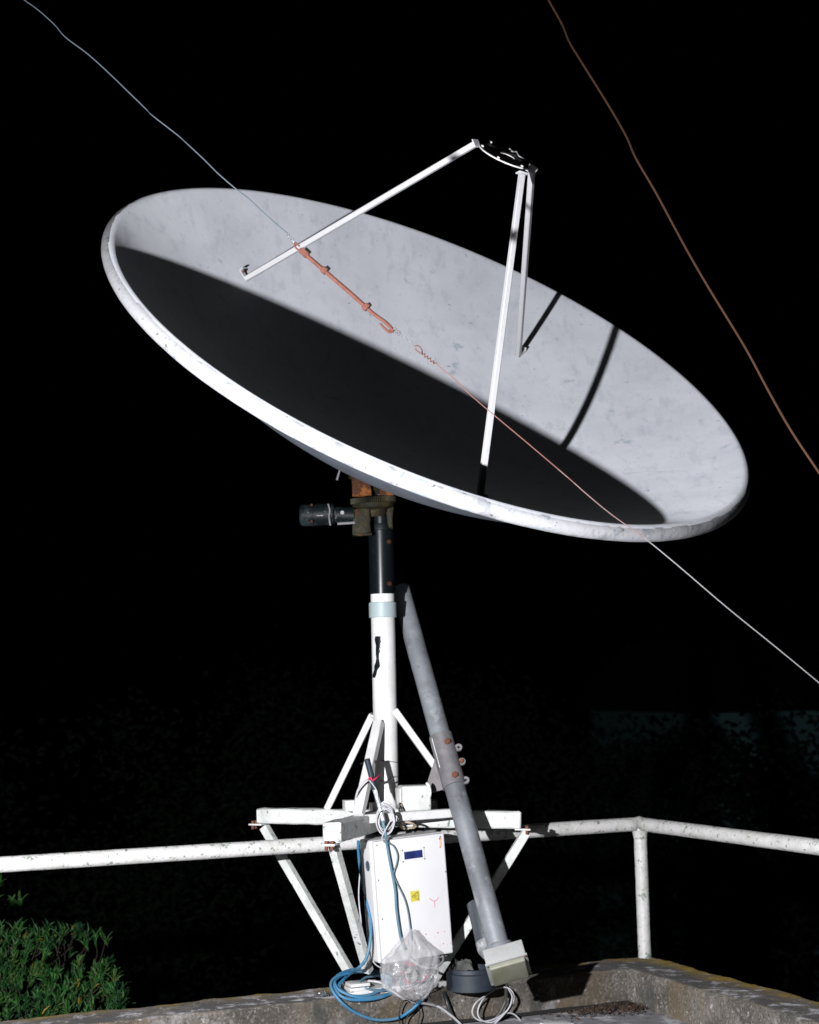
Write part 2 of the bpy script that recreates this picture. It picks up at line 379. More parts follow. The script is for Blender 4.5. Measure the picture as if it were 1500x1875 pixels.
# ------------------------------------------------------------------ dish
SC = .955
C = V((.13683, 7.23465, 3.01154)); NN = V((.37776, -.50660, .77502)).normalized()
E1 = (V((1, 0, 0)) - NN*NN.x).normalized(); E2 = NN.cross(E1)
RD, RHO, DEP = 1.572*SC, .036*SC, .45*SC
r0, z0 = RD-.515*RHO, .857*RHO
def bowl_z(r): return -DEP + (DEP+z0)*(r/r0)**2
def bowl(r, deg, off=0):
    a = rad(deg); return C + (E1*math.cos(a)+E2*math.sin(a))*r + NN*(bowl_z(r)+off)
dish = thing('satellite_dish', C-NN*DEP, 'large white dish reflector with thick chipped rim and tripod', 'satellite dish')
def sweep(name, prof, mat_, parent, seg=360, wob=0):
    bm = bmesh.new(); R_ = []
    for r, z in prof:
        if r < 1e-6: R_.append([bm.verts.new(C+NN*z)]); continue
        R_.append([bm.verts.new(C + (E1*math.cos(2*math.pi*k/seg)+E2*math.sin(2*math.pi*k/seg))*r + NN*z) for k in range(seg)])
    for A, B in zip(R_, R_[1:]):
        for k in range(seg):
            j = (k+1) % seg
            if len(A) == 1: bm.faces.new((A[0], B[k], B[j]))
            else: bm.faces.new((A[k], B[k], B[j], A[j]))
    if wob: rough(bm, wob, 9, 3)
    return fin(name, bm, mat_, parent, True, 70)
arc = lambda a0, a1: [(RD+RHO*math.cos(rad(a)), RHO*math.sin(rad(a))) for a in range(a0, a1, -8)]
sweep('reflector', [(r0*i/60, bowl_z(r0*i/60)) for i in range(61)] + arc(113, 64), dish_white, dish)
sweep('rim', arc(73, -141), rim_white, dish, 480, .0011)
# one long pale scratch across the bowl
sc0, sc1 = (1140, 868), (1258, 863)
def onbowl(px, py):
    d = ray(px, py); a = CAM-C; t0_ = 6.0; last = None
    for i in range(900):
        t = t0_+i*.004; q = a+d*t; z = q.dot(NN); r = math.sqrt(max(0, q.dot(q)-z*z)); g = z-bowl_z(r)
        if last is not None and last > 0 >= g and r < r0: return CAM+d*t+NN*.0006
        last = g
    return None
sp_ = [onbowl(sc0[0]+(sc1[0]-sc0[0])*i/10, sc0[1]+(sc1[1]-sc0[1])*i/10-1.2*math.sin(i*.5)) for i in range(11)]
sp_ = [q for q in sp_ if q is not None]
if len(sp_) > 3: tube('scratch', sp_, .0016, rim_white, dish, 6)
sweep('back_shell', [((r0-.02)*i/40, bowl_z((r0-.02)*i/40)-.014-.12*(1-(i/40)**2)**1.0) for i in range(41)], back_grey, dish, 200)
# feed tripod
RS = .95*SC
def ringpt(px, py, s=RS): return onpl(px, py, C+NN*s, NN)
RCEN = ringpt(929, 286); RRAD = .128
legs = [('left', bowl(1.032, 148.2, .006), ringpt(871, 263)), ('back', bowl(1.019, 57.2, .006), ringpt(974, 311)), ('front', bowl(1.022, -76.3, .006), ringpt(956, 319))]
for nm, A, B in legs:
    o = bar('feed_leg', A, B, .0245, .0245, leg_paint, dish, up=NN, bev=.003, cuts=10)
    # foot angle bracket
    d = (B-A).normalized(); rd = (A-C); rd = (rd-NN*rd.dot(NN)).normalized(); tg = NN.cross(rd)
    tn = (NN*.86 - rd*.5).normalized(); sl = tn.cross(tg)
    sgn = -1 if nm == 'left' else 1
    bm = bmesh.new()
    add_box(bm, A+tn*.004+sl*-.02, (tg, sl, tn), (.013, .030, .0025), .001, 1)
    add_box(bm, A+tn*.012+sl*-.048, (tg, sl, tn), (.013, .0025, .012), .001, 1)
    fin('foot_bracket', bm, leg_paint, o)
    b = A+tn*.004+sl*-.034
    cyl('bolt', b, b+tn*.012, .006, bolt_rust, o, 6, .001)
    # end plate at the ring
    x, y = frame(d, NN)
    box('end_plate', B+d*.004, (y, x, d), (.022, .018, .003), leg_paint, o, .001, 1)
fr = bmesh.new()
prf = [(.035, -.003), (RRAD, -.003), (RRAD, .003), (.035, .003)]
o = lathe('feed_ring', RCEN, NN, prf, ring_paint, dish, 72, closed=True)
for i, a in enumerate((20, 75, 130, 185, 245, 300)):
    p = RCEN + (E1*math.cos(rad(a))+E2*math.sin(rad(a)))*(RRAD-.012)
    cyl('bolt', p-NN*.004, p+NN*(.010 if i != 2 else .016), .0065, ring_paint, o, 6, .001)
wp = [ringpt(933, 272, RS+.02), ringpt(938, 277, RS+.015), ringpt(946, 278, RS+.015), ringpt(951, 286, RS+.012), ringpt(963, 293, RS+.006)]
tube('loose_wire', cr(wp, 6), .003, white_cable, o, 8)
# rear hub and lug
VX = C - NN*DEP
lathe('rear_hub', VX-NN*.20, NN, [(.0, 0), (.2, 0), (.23, .02), (.24, .09)], back_grey, dish, 48)
lug = [at(603, 836, 7.15), at(612, 846, 7.15), at(628, 852, 7.15), at(622, 862, 7.15), at(617, 879, 7.14)]
tube('rear_lug', lug, .005, galv2, dish, 8)

# ------------------------------------------------------------------ mast and base frame
YM = 7.35
def mp(px, py, dy=0): return at(px, py, YM+dy)
MB = mp(709, 1478); MX, MY = mp(704, 1250).x, YM
def onmast(py): 
    p = mp(704, py); return V((MX, MY, p.z))
mast = thing('dish_mast', V((MX, MY, ZT)), 'white steel mast with black sleeve on a braced four-armed base frame', 'mast')
ZB = at(715, 1497, YM).z                     # arm centre height
pole = cyl('pole', V((MX, MY, ZB-.03)), onmast(1078), .0535, white_paint, mast, 48, .002)
sleeve = cyl('sleeve', onmast(1088), onmast(972), .0585, black_gloss, mast, 48, .002)
cyl('collar', onmast(1131), onmast(1103), .0625, band_blue, mast, 48, .0025)
for py, px in ((992, 711), (1069, 712)):
    p = onpl(px, py, V((MX, MY-.056, 0)), V((.3, -1, 0)).normalized())
    n_ = (p-V((MX, MY, p.z))).normalized(); q = V((MX, MY, p.z))+n_*.057
    cyl('bolt', q, q+n_*.012, .011, rust, sleeve, 6, .002)
# torn tape on the pole: a wrinkled strip following the pole surface
bm = bmesh.new()
tape = [(1165, 687, 697), (1172, 686, 697), (1181, 688, 699), (1189, 688, 698), (1198, 688, 694), (1205, 689, 694), (1212, 688, 695), (1220, 685, 696), (1227, 685, 691), (1235, 682, 689), (1241, 680, 687)]
prev = None
for py, xa, xb in tape:
    row = []
    for k in range(5):
        px = xa+(xb-xa)*k/4
        p = mp(px, py, -.05); dx = max(-.052, min(.052, p.x-MX)); rr_ = .0552+.002*random.random()
        row.append(bm.verts.new(V((MX+dx, MY-math.sqrt(max(1e-6, rr_**2-dx*dx)), p.z))))
    if prev:
        for k in range(4): bm.faces.new((prev[k], prev[k+1], row[k+1], row[k]))
    prev = row
fin('torn_tape', bm, tape_black, pole, True, 60)
# head: bearing, toothed wheel, drive motor, rusty yoke
hd = onmast(972)
cyl('bearing', hd-V((0, 0, .01)), onmast(905), .047, black_gloss, mast, 32, .004)
lathe('bearing_cup', hd, V((0, 0, 1)), [(.03, .0), (.052, .0), (.054, .012), (.05, .03), (.038, .035)], black_scuff, mast, 32)
bm = bmesh.new(); wc = at(684, 916, 7.31); wa = V((-.05, -.06, 1)).normalized(); x, y = frame(wa, V((1, 0, 0)))
TE = 72
lo_, hi_ = [], []
for k in range(TE*2):
    a = 2*math.pi*k/(TE*2); r = .104 if k % 2 else .098
    lo_.append(bm.verts.new(wc+(x*math.cos(a)+y*math.sin(a))*(r)-wa*.012)); hi_.append(bm.verts.new(wc+(x*math.cos(a)+y*math.sin(a))*r+wa*.012))
for k in range(TE*2):
    j = (k+1) % (TE*2); bm.faces.new((lo_[k], lo_[j], hi_[j], hi_[k]))
bm.faces.new(hi_); bm.faces.new(lo_[::-1])
fin('toothed_wheel', bm, rust_dark, mast)
lathe('wheel_flange', wc-wa*.045, wa, [(.05, -.03), (.06, 0), (.092, .012), (.1, .032)], rust_dark, mast, 40)
bm = bmesh.new()
add_box(bm, at(662, 955, 7.27), (V((1, 0, 0)), V((0, 1, 0)), V((0, 0, 1))), (.040, .03, .055), .006)
add_box(bm, at(664, 979, 7.27), (V((1, 0, 0)), V((0, 1, 0)), V((0, 0, 1))), (.042, .04, .006), .002)
bmesh.ops.subdivide_edges(bm, edges=bm.edges[:], cuts=2, use_grid_fill=True); rough(bm, .008, 28); fin('gear_bracket', bm, rust_dark, mast, True, 40)
bm = bmesh.new(); add_box(bm, at(714, 950, 7.34), (V((1, 0, 0)), V((0, 1, 0)), V((0, 0, 1))), (.016, .03, .05), .006); bmesh.ops.subdivide_edges(bm, edges=bm.edges[:], cuts=2, use_grid_fill=True); rough(bm, .008, 28); fin('gear_bracket', bm, rust_dark, mast, True, 40)
m0, m1 = at(549, 944, 7.27), at(612, 941, 7.27); ma = (m1-m0).normalized()
motor = lathe('drive_motor', m0, ma, [(0, 0), (.036, 0), (.046, .006), (.049, .014), (.050, .052), (.052, .054), (.052, .060), (.050, .062), (.050, .148), (.044, .155), (.036, .157), (0, .157)], black_scuff, mast, 24, auto=25)
cyl('shaft_housing', at(611, 942, 7.27), at(650, 944, 7.27), .036, black_scuff, mast, 24, .003)
tube('tie_rod', [at(618, 959, 7.24), at(650, 957, 7.24)], .006, galv2, mast, 8)
tube('strap', cr([at(601, 923, 7.215), at(604, 934, 7.208), at(603, 948, 7.208), at(605, 962, 7.215)], 4), .004, galv2, motor, 8)
for py in (925, 955): 
    p = at(571, py, 7.215); cyl('bolt', p, p-V((0, .010, 0)), .0065, rust, motor, 6, .001)
tube('data_plate', [at(580, 944, 7.214), at(592, 944, 7.214)], .003, galv2, motor, 6)
p = at(627, 939, 7.235); cyl('bolt', p, p-V((0, .012, 0)), .010, galv2, mast, 6, .001)
xa = V((1, -.2, 0)).normalized(); 
def yoke(px0, px1, py0, py1, Y, tilt):
    A = at((px0+px1)/2+tilt, py0, Y+.10); B = at((px0+px1)/2, py1, Y)
    a = (B-A).normalized(); x, y = frame(a, V((0, -1, 0)))
    bm = bmesh.new(); add_box(bm, (A+B)/2, (y, x, a), ((px1-px0)/2*Y/FPX, .006, (B-A).length/2), .002)
    pa = A.lerp(B, .55)
    add_bar(bm, pa-y*((px1-px0)/2*Y/FPX-.002)+x*.012-a*.006, pa+y*((px1-px0)/2*Y/FPX-.002)+x*.012+a*.010*(-1), .012, .012, x, .002)
    bmesh.ops.subdivide_edges(bm, edges=bm.edges[:], cuts=3, use_grid_fill=True); rough(bm, .0045, 34, px0); return fin('yoke_plate', bm, rust, mast, True, 40)
yoke(646, 681, 820, 908, 7.24, -6); yoke(696, 720, 830, 908, 7.26, -4)
# the yoke's cross tube to the hub
tube('yoke_tube', [at(640, 862, 7.36), at(726, 862, 7.4)], .04, rust_dark, mast, 20)
tube('hub_neck', [at(684, 908, 7.33), VX-NN*.06], .05, rust_dark, mast, 20)

# four arms
U = V((.894, -.447, 0)); W_ = V((-.447, -.894, 0))     # right arm, front arm
Z3 = V((0, 0, 1))
MC = V((MX, MY, ZB))
def arm(px, py, Y, wd, ht, seed, inner=.03, lvl=True):
    E = at(px, py, Y)
    if lvl: E.z = ZB
    d = (E-MC).normalized()
    o = bar('arm', MC+d*inner, E, wd, ht, beam_paint, mast, Z3, .006, 16, .003, seed); return E, d, o
EL, dl_, _ = arm(476, 1495, 7.64, .07, .068, 1)
ER, dr_, _ = arm(953, 1501, 7.33, .075, .076, 2, .03, False)
EF, df_, _ = arm(607, 1523, 6.66, .078, .080, 3)
EB = MC + (MC-EF)*.95; bar('arm', MC-df_*.03, EB, .07, .068, beam_paint, mast, Z3, .005, 10, .002, 4)
# black plate painting the dark inside of the right arm's open end
for E, d in ((ER, dr_),):
    x, y = frame(d); box('arm_bore_shade', E+d*.001, (y, x, d), (.027, .028, .004), black_scuff, mast, .002)
bar('cross_bar', at(661, 1500, 7.0), at(834, 1488, 7.2), .045, .037, white_paint, mast, Z3, .003, 8, .001)
for px, py, Y, hw, hh, hd_ in ((643, 1475, 7.30, .032, .024, .03), (690, 1479, 7.25, .028, .022, .03), (672, 1497, 7.1, .03, .012, .05)):
    box('packing_block', at(px, py, Y), (V((.96, .28, 0)), V((-.28, .96, 0)), Z3), (hw, hd_, hh), white_paint, mast, .003)
rnd0 = random.Random(5)
# braces pole -> arms
bar('brace', at(683, 1308, 7.37), EL.lerp(MC, .54)+Z3*.034, .030, .040, white_paint, mast, V((0, -1, .2)), .003, 6)
bar('brace', at(722, 1300, 7.33), ER.lerp(MC, .40)+Z3*.034, .030, .040, white_paint, mast, V((0, -1, .2)), .003, 6)
bar('brace', at(694, 1322, 7.29), EF.lerp(MC, .46)+Z3*.04, .034, .044, white_paint, mast, V((.9, -.5, 0)), .003, 6)
for px, py, Y in ((681, 1314, 7.345), (724, 1304, 7.335), (694, 1326, 7.29)):
    pp = [at(px-5+2*k, py-3+1.6*k+rnd0.uniform(-1, 1), Y-.004*math.sin(k*.9)) for k in range(6)]
    tube('weld_bead', cr(pp, 3), lambda i: .004+.0012*math.sin(i*2.3), beam_paint, mast, 8)
# end plates and lower struts (angle sections)
FT = V((MX-.02, MY-.02, ZT))
def strut(E, d, top_px, bot, sd, wdt=.044):
    T0 = top_px
    x, y = frame((bot-T0).normalized(), V((0, -1, 0)))
    hint = V((-.5, -.86, 0)) if sd > 0 else V((.12, -1, 0))
    bar('strut', T0, bot, wdt*.86, wdt*.8, beam_paint, mast, hint, .002, 12, .0012, sd)
def endplate(c, d):
    x, y = frame(d)
    o = box('end_plate', c, (d, y, Z3), (.034, .026, .0035), white_paint, mast, .001)
    for s in (-.011, .013):
        q = c + d*(.02) + y*s
        cyl('bolt', q-Z3*.022, q+Z3*.016, .0075, bolt_rust, o, 6, .001)
    return o
pL, pR, pF = EL+dl_*.012-Z3*.040, ER+dr_*.008-Z3*.041, EF+df_*.006-Z3*.046
endplate(pL, dl_); endplate(pR, dr_); endplate(pF, df_)
strut(EL, dl_, at(484, 1514, 7.60), at(642, 1784, 7.38), 1)
strut(EF, df_, at(611, 1548, 6.70), at(674, 1778, 7.10), 1)
strut(ER, dr_, at(965, 1522, 7.34), at(797, 1790, 7.30), -1)
strut(EB, -df_, EB-Z3*.05, at(735, 1776, 7.42), 1)
bm = bmesh.new()
bx = (V((.917, .399, 0)), V((-.399, .917, 0)), Z3)
bc = at(718, 1790, 7.3); bc.z = ZT+.012
add_box(bm, bc, bx, (.215, .10, .012), .003)
bsl = at(650, 1790, 7.16); 
fin('base_plate', bm, white_paint, mast)
for i in range(3):
    q = at(650, 1790, 7.17); q.z = ZT+.010+i*.017
    box('shim', q+V((.004*i, 0, 0)), bx, (.043, .045, .0065), white_paint, mast, .002)
# stub tube carrying the actuator clamp
stub = thing_stub = None
sx = V((.97, .24, 0)); sy = V((-.24, .97, 0))
box('stub_tube', at(759, 1461, 7.22), (sx, sy, Z3), (.064, .05, .055), beam_paint, mast, .012, 3)
box('stub_flange', at(733, 1462, 7.24), (sx, sy, Z3), (.012, .045, .045), white_paint, mast, .003)
p = at(734, 1473, 7.20); cyl('bolt', p, p-sy*.006, .010, bolt_rust, mast, 8, .001)
tube('tie_wire', cr([at(660, 1399, 7.18), at(676, 1393, 7.18), at(700, 1393, 7.285), at(727, 1396, 7.285), at(731, 1396, 7.36)], 6), .0016, black_cable, mast, 6)
tube('tie_wire', cr([at(695, 1430, 7.285), at(706, 1431, 7.285), at(716, 1425, 7.285), at(724, 1421, 7.288)], 6), .0014, black_cable, mast, 6)

# ------------------------------------------------------------------ linear actuator
A0, A1 = at(733, 1078, 7.60), at(916, 1742, 6.86)
aa = (A1-A0).normalized()
act = thing('linear_actuator', A1, 'grey galvanised actuator tube leaning against the mast with gearbox below', 'actuator')
def alo(py):
    # point of the axis that shows at image row py
    lo, hi = 0., 1.
    for _ in range(40):
        mid = (lo+hi)/2; q = A0.lerp(A1, mid)-CAM
        y = 937.5 - FPX*q.dot(UP)/q.dot(FW)
        if y < py: lo = mid
        else: hi = mid
    return A0.lerp(A1, (lo+hi)/2)
RA = .0455
bm = bmesh.new(); add_tube(bm, [A0.lerp(A1, i/30) for i in range(31)], RA, 36); rough(bm, .0006, 14)
tb = fin('outer_tube', bm, galv, act, True, 50)
tube('inner_rod', [A0, A0-aa*.9], .03, black_scuff, act, 20)
cl0, cl1 = alo(1347), alo(1441)
clamp = lathe('clamp_sleeve', cl0, aa, [(RA, 0), (RA+.007, .002), (RA+.007, (cl1-cl0).length-.002), (RA, (cl1-cl0).length)], galv2, act, 36)
vx = (A0-CAM).normalized()
sdv = aa.cross(vx).normalized()
if sdv.x < 0: sdv = -sdv                      # right-hand side seen from the front
fv = sdv.cross(aa).normalized()
if fv.dot(CAM-A1) < 0: fv = -fv               # toward the viewer
tube('weld_seam', [cl0-sdv*.040+fv*.041+aa*.02, cl0-sdv*.040+fv*.0415+aa*(.65*(cl1-cl0).length)], .0022, beam_paint, clamp, 6)
for px, py in ((819, 1358), (833, 1419)):
    q = onpl(px, py, alo(py)+fv*(RA+.006), fv)
    nn_ = (fv+sdv*.45).normalized()
    cyl('bolt', q-nn_*.008, q+nn_*.010, .0135, bolt_rust, clamp, 6, .002)
for px, py in ((840, 1369), (846, 1395), (853, 1429)):
    q = onpl(px, py, alo(py)+fv*.012, fv)
    e = lathe('clamp_ear', q-fv*.006, fv, [(.006, 0), (.016, 0), (.017, .002), (.017, .010), (.016, .012), (.006, .012)], galv2, clamp, 20, closed=True)
    bm = bmesh.new(); add_bar(bm, q-sdv*.03, q-sdv*.004, .03, .009, fv, .001); fin('ear_web', bm, galv2, e)
    if py == 1395: cyl('bolt', q+fv*.004, q+fv*.018, .010, bolt_rust, e, 6, .001)
# gusset plate between stub and sleeve
bm = bmesh.new()
gp = [(797, 1388), (803, 1375), (815, 1390), (830, 1440), (812, 1446), (790, 1451), (783, 1436), (784, 1428)]
gN = V((-.25, -1, .1)).normalized(); gP = at(800, 1425, 7.245)
f_ = [bm.verts.new(onpl(px, py, gP, gN)) for px, py in gp]; fa = bm.faces.new(f_)
ex = bmesh.ops.extrude_face_region(bm, geom=[fa]); bmesh.ops.translate(bm, verts=[v for v in ex['geom'] if isinstance(v, bmesh.types.BMVert)], vec=-gN*.04)
fin('gusset', bm, gusset_m, act)
tube('pivot_weld', cr([at(781, 1434, 7.165), at(786, 1440, 7.16), at(788, 1452, 7.16), at(786, 1461, 7.165)], 4), .006, beam_paint, act, 8)
p = at(765, 1222, 0.1) if False else onpl(764, 1222, alo(1222)+fv*RA*.98, fv)
cyl('bolt', p-fv*.006, p+fv*.004, .0085, screw_mat, tb, 12, .001)
# collar, gearbox with lid
cg = alo(1736); lathe('end_collar', cg-aa*.012, aa, [(RA-.005, -.004), (RA+.012, 0), (RA+.014, .004), (RA+.014, .032), (RA+.005, .036)], galv, act, 36)
gw = onpl(945, 1762, A1, fv)-onpl(880, 1775, A1, fv); gw = (gw-aa*gw.dot(aa)).normalized(); gh = aa.cross(gw).normalized()
if gh.dot(CAM-A1) < 0: gh = -gh
ga = (aa*math.cos(rad(14)) + fv*math.sin(rad(14))).normalized()
aa_ = aa; aa = ga; gw = (gw-aa*gw.dot(aa)).normalized(); gh = aa.cross(gw).normalized()
if gh.dot(CAM-A1) < 0: gh = -gh
gc = A1 + aa*.060 + gw*.014 + gh*.015
gb = box('gearbox', gc, (gw, gh, aa), (.083, .080, .034), grey_plastic, act, .006, 3)
box('lid_flange', gc+aa*.037, (gw, gh, aa), (.087, .084, .004), grey_plastic, gb, .002)
box('lid', gc+aa*.048, (gw, gh, aa), (.074, .071, .010), olive_lid, gb, .007, 3)
for s in (-1, 1):
    for t in (-1, 1):
        q = gc+aa*.041+gw*(s*.079)+gh*(t*.076); cyl('screw', q, q+aa*.004, .005, bolt_rust if s > 0 else screw_mat, gb, 10, .001)
aa = aa_
# motor beside the tube
M0, M1 = at(874, 1652, 7.06), at(891, 1722, 6.97)
ml = (M1-M0).normalized(); mL = (M1-M0).length
mo = lathe('motor', M0, ml, [(0, 0), (.038, 0), (.0465, .006), (.0465, mL), (.043, mL+.012)], motor_grey, act, 36)
lathe('motor_cap', M1+ml*.004, ml, [(.030, 0), (.0475, .002), (.0475, .030), (.044, .044), (.036, .060), (.026, .075), (0, .078)], cap_grey, mo, 30)
q = M0+ml*(mL*.72)+fv*.0465+sdv*.012; cyl('screw', q, q+fv*.003, .004, screw_mat, mo, 8, .001)

# ------------------------------------------------------------------ control box
TH = rad(3.4); bt = V((math.cos(AN), math.sin(AN), 0)); bN = V((math.sin(AN), -math.cos(AN), 0))
bU = Z3*math.cos(TH) - bt*math.sin(TH); bT = bt*math.cos(TH) + Z3*math.sin(TH)
FP = at(752, 1640, 7.02)                     # a point on the lid plane
def face(px, py, off=0): return onpl(px, py, FP+bN*off, bN)
fc = (face(684, 1542)+face(811, 1526)+face(833, 1741)+face(703, 1770))/4
def uv(p): d = p-fc; return d.dot(bT), d.dot(bU)
us = [uv(face(*p)) for p in ((684, 1542), (811, 1526), (833, 1741), (703, 1770))]
bwid = (us[1][0]-us[0][0]+us[2][0]-us[3][0])/4; bhei = (us[0][1]-us[3][1]+us[1][1]-us[2][1])/4
cbx = thing('control_box', fc-bN*.09-bU*bhei, 'white electrical enclosure with small blue display and yellow warning sticker', 'control box')
body = box('body', fc-bN*.093, (bT, bN, bU), (bwid+.006, .062, bhei+.002), enc_white, cbx, .012, 3)
box('lid', fc-bN*.016, (bT, bN, bU), (bwid, .016, bhei), enc_white, cbx, .008, 3)
def lidpt(px, py, off=.001): return face(px, py, off)
# display
dcn = lidpt(757, 1565, .0005); dT = bT
lcdo = box('display', dcn+bN*.001, (dT, bN, bU), (.0415, .0015, .0155), lcd, cbx, .0005, 1)
bm = bmesh.new()
for (a, b, c_, d_) in ((-.05, -.0425, -.021, .021), (.0425, .05, -.021, .021), (-.0425, .0425, .0165, .021), (-.0425, .0425, -.021, -.0165)):
    add_box(bm, dcn+dT*((a+b)/2)+bU*((c_+d_)/2)+bN*.001, (dT, bN, bU), ((b-a)/2, .0012, (d_-c_)/2), .0003, 1)
fin('bezel', bm, enc_white, lcdo)
for s in (-1, 1):
    for t in (-1, 1):
        q = dcn+dT*(s*.050)+bU*(t*.0235)+bN*.0005; cyl('screw', q, q+bN*.002, .0035, screw_mat, lcdo, 8, .0005)
# warning label with triangle and bolt, turned on its side as stuck
wl = lidpt(760, 1641, .0006)
lb = box('warning_label', wl, (bT, bN, bU), (.0205, .0007, .0215), yellow, cbx, .0002, 1)
def plate(name, pts, par, mt, off, th=.0006, org=wl):
    bm = bmesh.new(); vs = [bm.verts.new(org+bT*x+bU*y+bN*off) for x, y in pts]; f = bm.faces.new(vs)
    e = bmesh.ops.extrude_face_region(bm, geom=[f]); bmesh.ops.translate(bm, verts=[v for v in e['geom'] if isinstance(v, bmesh.types.BMVert)], vec=bN*th)
    return fin(name, bm, mt, par)
tri = [V((-.014, 0, 0)), V((.014, .0165, 0)), V((.014, -.0165, 0))]
for i in range(3):
    a, b = tri[i], tri[(i+1) % 3]; d = (b-a).normalized(); nrm = V((-d.y, d.x, 0))*.0011
    plate('triangle_line', [(a-nrm)[:2], (b-nrm)[:2], (b+nrm)[:2], (a+nrm)[:2]], lb, ink, .0009)
plate('flash_symbol', [(-.006, .001), (.004, .0035), (.003, .0005), (.010, .0005), (.001, -.004), (.002, -.001)], lb, ink, .0009)
# side print near the top right corner
sp = lidpt(806.5, 1543, .0006)
pl_ = plate('print_label', [(-.0055, -.022), (.0055, -.022), (.0055, .022), (-.0055, .022)], cbx, enc_white, 0, .0005, sp)
for y0, y1, mt in ((.013, .021, ink), (-.021, -.0165, ink), (-.016, -.009, orange_lbl)):
    plate('print_block', [(-.005, y0), (.0005 if mt is ink else .005, y0), (.0005 if mt is ink else .005, y1), (-.005, y1)], pl_, mt, .0008, .0003, sp)
plate('print_block', [(.001, -.008), (.005, -.008), (.005, .021), (.001, .021)], pl_, orange_lbl, .0008, .0003, sp)
for k in range(6): plate('print_letter', [(-.004, -.006+k*.003), (-.0005, -.006+k*.003), (-.0005, -.0045+k*.003), (-.004, -.0045+k*.003)], pl_, slate_cable, .0008, .0003, sp)
# red pen mark and dots
def penline(name, pxs, r=.0016, mt=red_ink):
    return tube(name, cr([lidpt(px, py, .0004) for px, py in pxs], 5), r, mt, cbx, 6)
penline('red_pen_mark', [(787, 1645), (790, 1648), (795, 1650), (800, 1648), (803, 1643)], .0013)
penline('red_pen_mark', [(795, 1650), (796, 1655), (796.5, 1662)], .0012)
for px, py, r in ((802, 1708, .0035), (814, 1706, .0022), (780, 1711, .003), (796, 1716, .0016), (770, 1716, .0018), (812, 1728, .0026), (819, 1730, .0018), (806, 1732, .002), (825, 1727, .0016)):
    q = lidpt(px, py, .0003); cyl('red_spot', q, q+bN*.0006, r, red_ink, cbx, 9, .0002)
for px, py in ((690, 1548), (806, 1532), (693, 1612), (816, 1596), (700, 1683), (823, 1666), (829, 1733), (709, 1756)):
    q = lidpt(px, py, 0); cyl('screw', q, q+bN*.002, .0038, screw_mat, cbx, 10, .0005)
# round badge on the left side
sq = fc-bN*.075-bT*(bwid+.006)+bU*(bhei-.105)
cyl('round_badge', sq, sq-bT*.0015, .022, dark_round, cbx, 28, .0004)
# gland block under the box, hanging bracket behind
box('rear_bracket', fc-bN*.19+bU*(bhei-.06), (bT, bN, bU), (.05, .05, .02), galv2, cbx, .003)
box('rear_bracket', fc-bN*.19-bU*(bhei-.06), (bT, bN, bU), (.05, .05, .02), galv2, cbx, .003)
gl = face(809, 1747, -.06)
lathe('cable_gland', gl+Z3*.02, -Z3, [(.02, 0), (.026, .004), (.026, .028), (.02, .034), (.014, .034)], grey_plastic, cbx, 20)
for px in (722, 760): 
    g2 = face(px, 1756, -.07); lathe('cable_gland', g2+Z3*.03, -Z3, [(.02, 0), (.022, .004), (.022, .03), (.016, .036)], grey_plastic, cbx, 16)

# ------------------------------------------------------------------ cables
def cable(name, pts, r, mt, label, group=None, n=8, seg=12, cat='cable'):
    o = tube(name, cr(pts, n), r, mt, None, seg); return tag(o, label, cat, group)
FI = INN + V((0, 0, 0))
def inner(px, py, off):                      # plane parallel to the parapet's inner face, off metres in front
    return onpl(px, py, INN+DR*off, DR)
def coilpt(px, py, k=0):
    t = max(0, min(1, (py-1772)/58)); return inner(px, py, -.13*(1-t)+.016*t + k)
up_pts = [at(672, 1390, 6.98), at(680, 1420, 6.99), at(686, 1445, 7.0)]
c1 = thing('control_cable', up_pts[0], 'faded blue cable hanging from the mast foot down the enclosure front', 'cable')
tube('heat_shrink_end', cr(up_pts, 8), .0125, heatshrink, c1, 14)
tube('silver_wrapping', cr([at(685, 1442, 7.0), at(692, 1465, 6.985), at(698, 1487, 6.97), at(702, 1504, 6.965)], 8), .0095, silver_tape, c1, 12)
tube('sheath', cr([at(700, 1497, 6.965), at(706, 1527, 6.95)] + [face(px, py, .014) for px, py in ((709, 1548), (712, 1566), (719, 1603), (724, 1632), (726.5, 1669), (734, 1717), (742, 1738))], 8), .0058, slate_cable, c1, 12)
tube('pink_tie', cr([at(674, 1427, 6.972), at(679, 1424, 6.965), at(682, 1429, 6.965), at(690, 1424, 6.975), at(698, 1418, 7.05)], 6), .0032, pink, c1, 8)
cable('thin_cable', [at(698, 1500, 7.0), at(704, 1530, 6.97)] + [face(px, py, .012) for px, py in ((712, 1543), (722, 1551), (728, 1566), (726, 1583), (721, 1600), (727, 1617), (740, 1644), (747, 1669), (752, 1704), (754, 1722))], .0032, teal_cable, 'thin teal-grey cable curving down the enclosure door into the plastic bag')
# pale coil in front of the frame
cp = []
for i in range(7*14):
    a = 2*math.pi*i/14; k = i//14
    rx, ry = 15.5+1.8*math.sin(k*2.1), 25+3*math.cos(k*1.7)
    cp.append(at(707+rx*math.cos(a)+2.5*math.sin(k*3), 1500+ry*math.sin(a)+1.6*k-5, 6.985-.006*k+.012*math.sin(a+k)))
cp = [at(676, 1428, 6.985), at(690, 1448, 6.98), at(694, 1468, 6.98)] + cp + [at(700, 1532, 6.95), face(704, 1543, .01)]
cable('coiled_cable', cp, .0026, white_cable, 'pale grey cable looped into a hanging coil above the enclosure', n=4, seg=8)
cable('pale_cable', [at(677, 1427, 6.98), at(668, 1430, 6.99), at(658, 1442, 7.0), at(652, 1460, 7.02), at(650, 1480, 7.06), at(650, 1492, 7.1)], .0045, white_cable, 'short pale cable arching left from the pink tie to the frame')
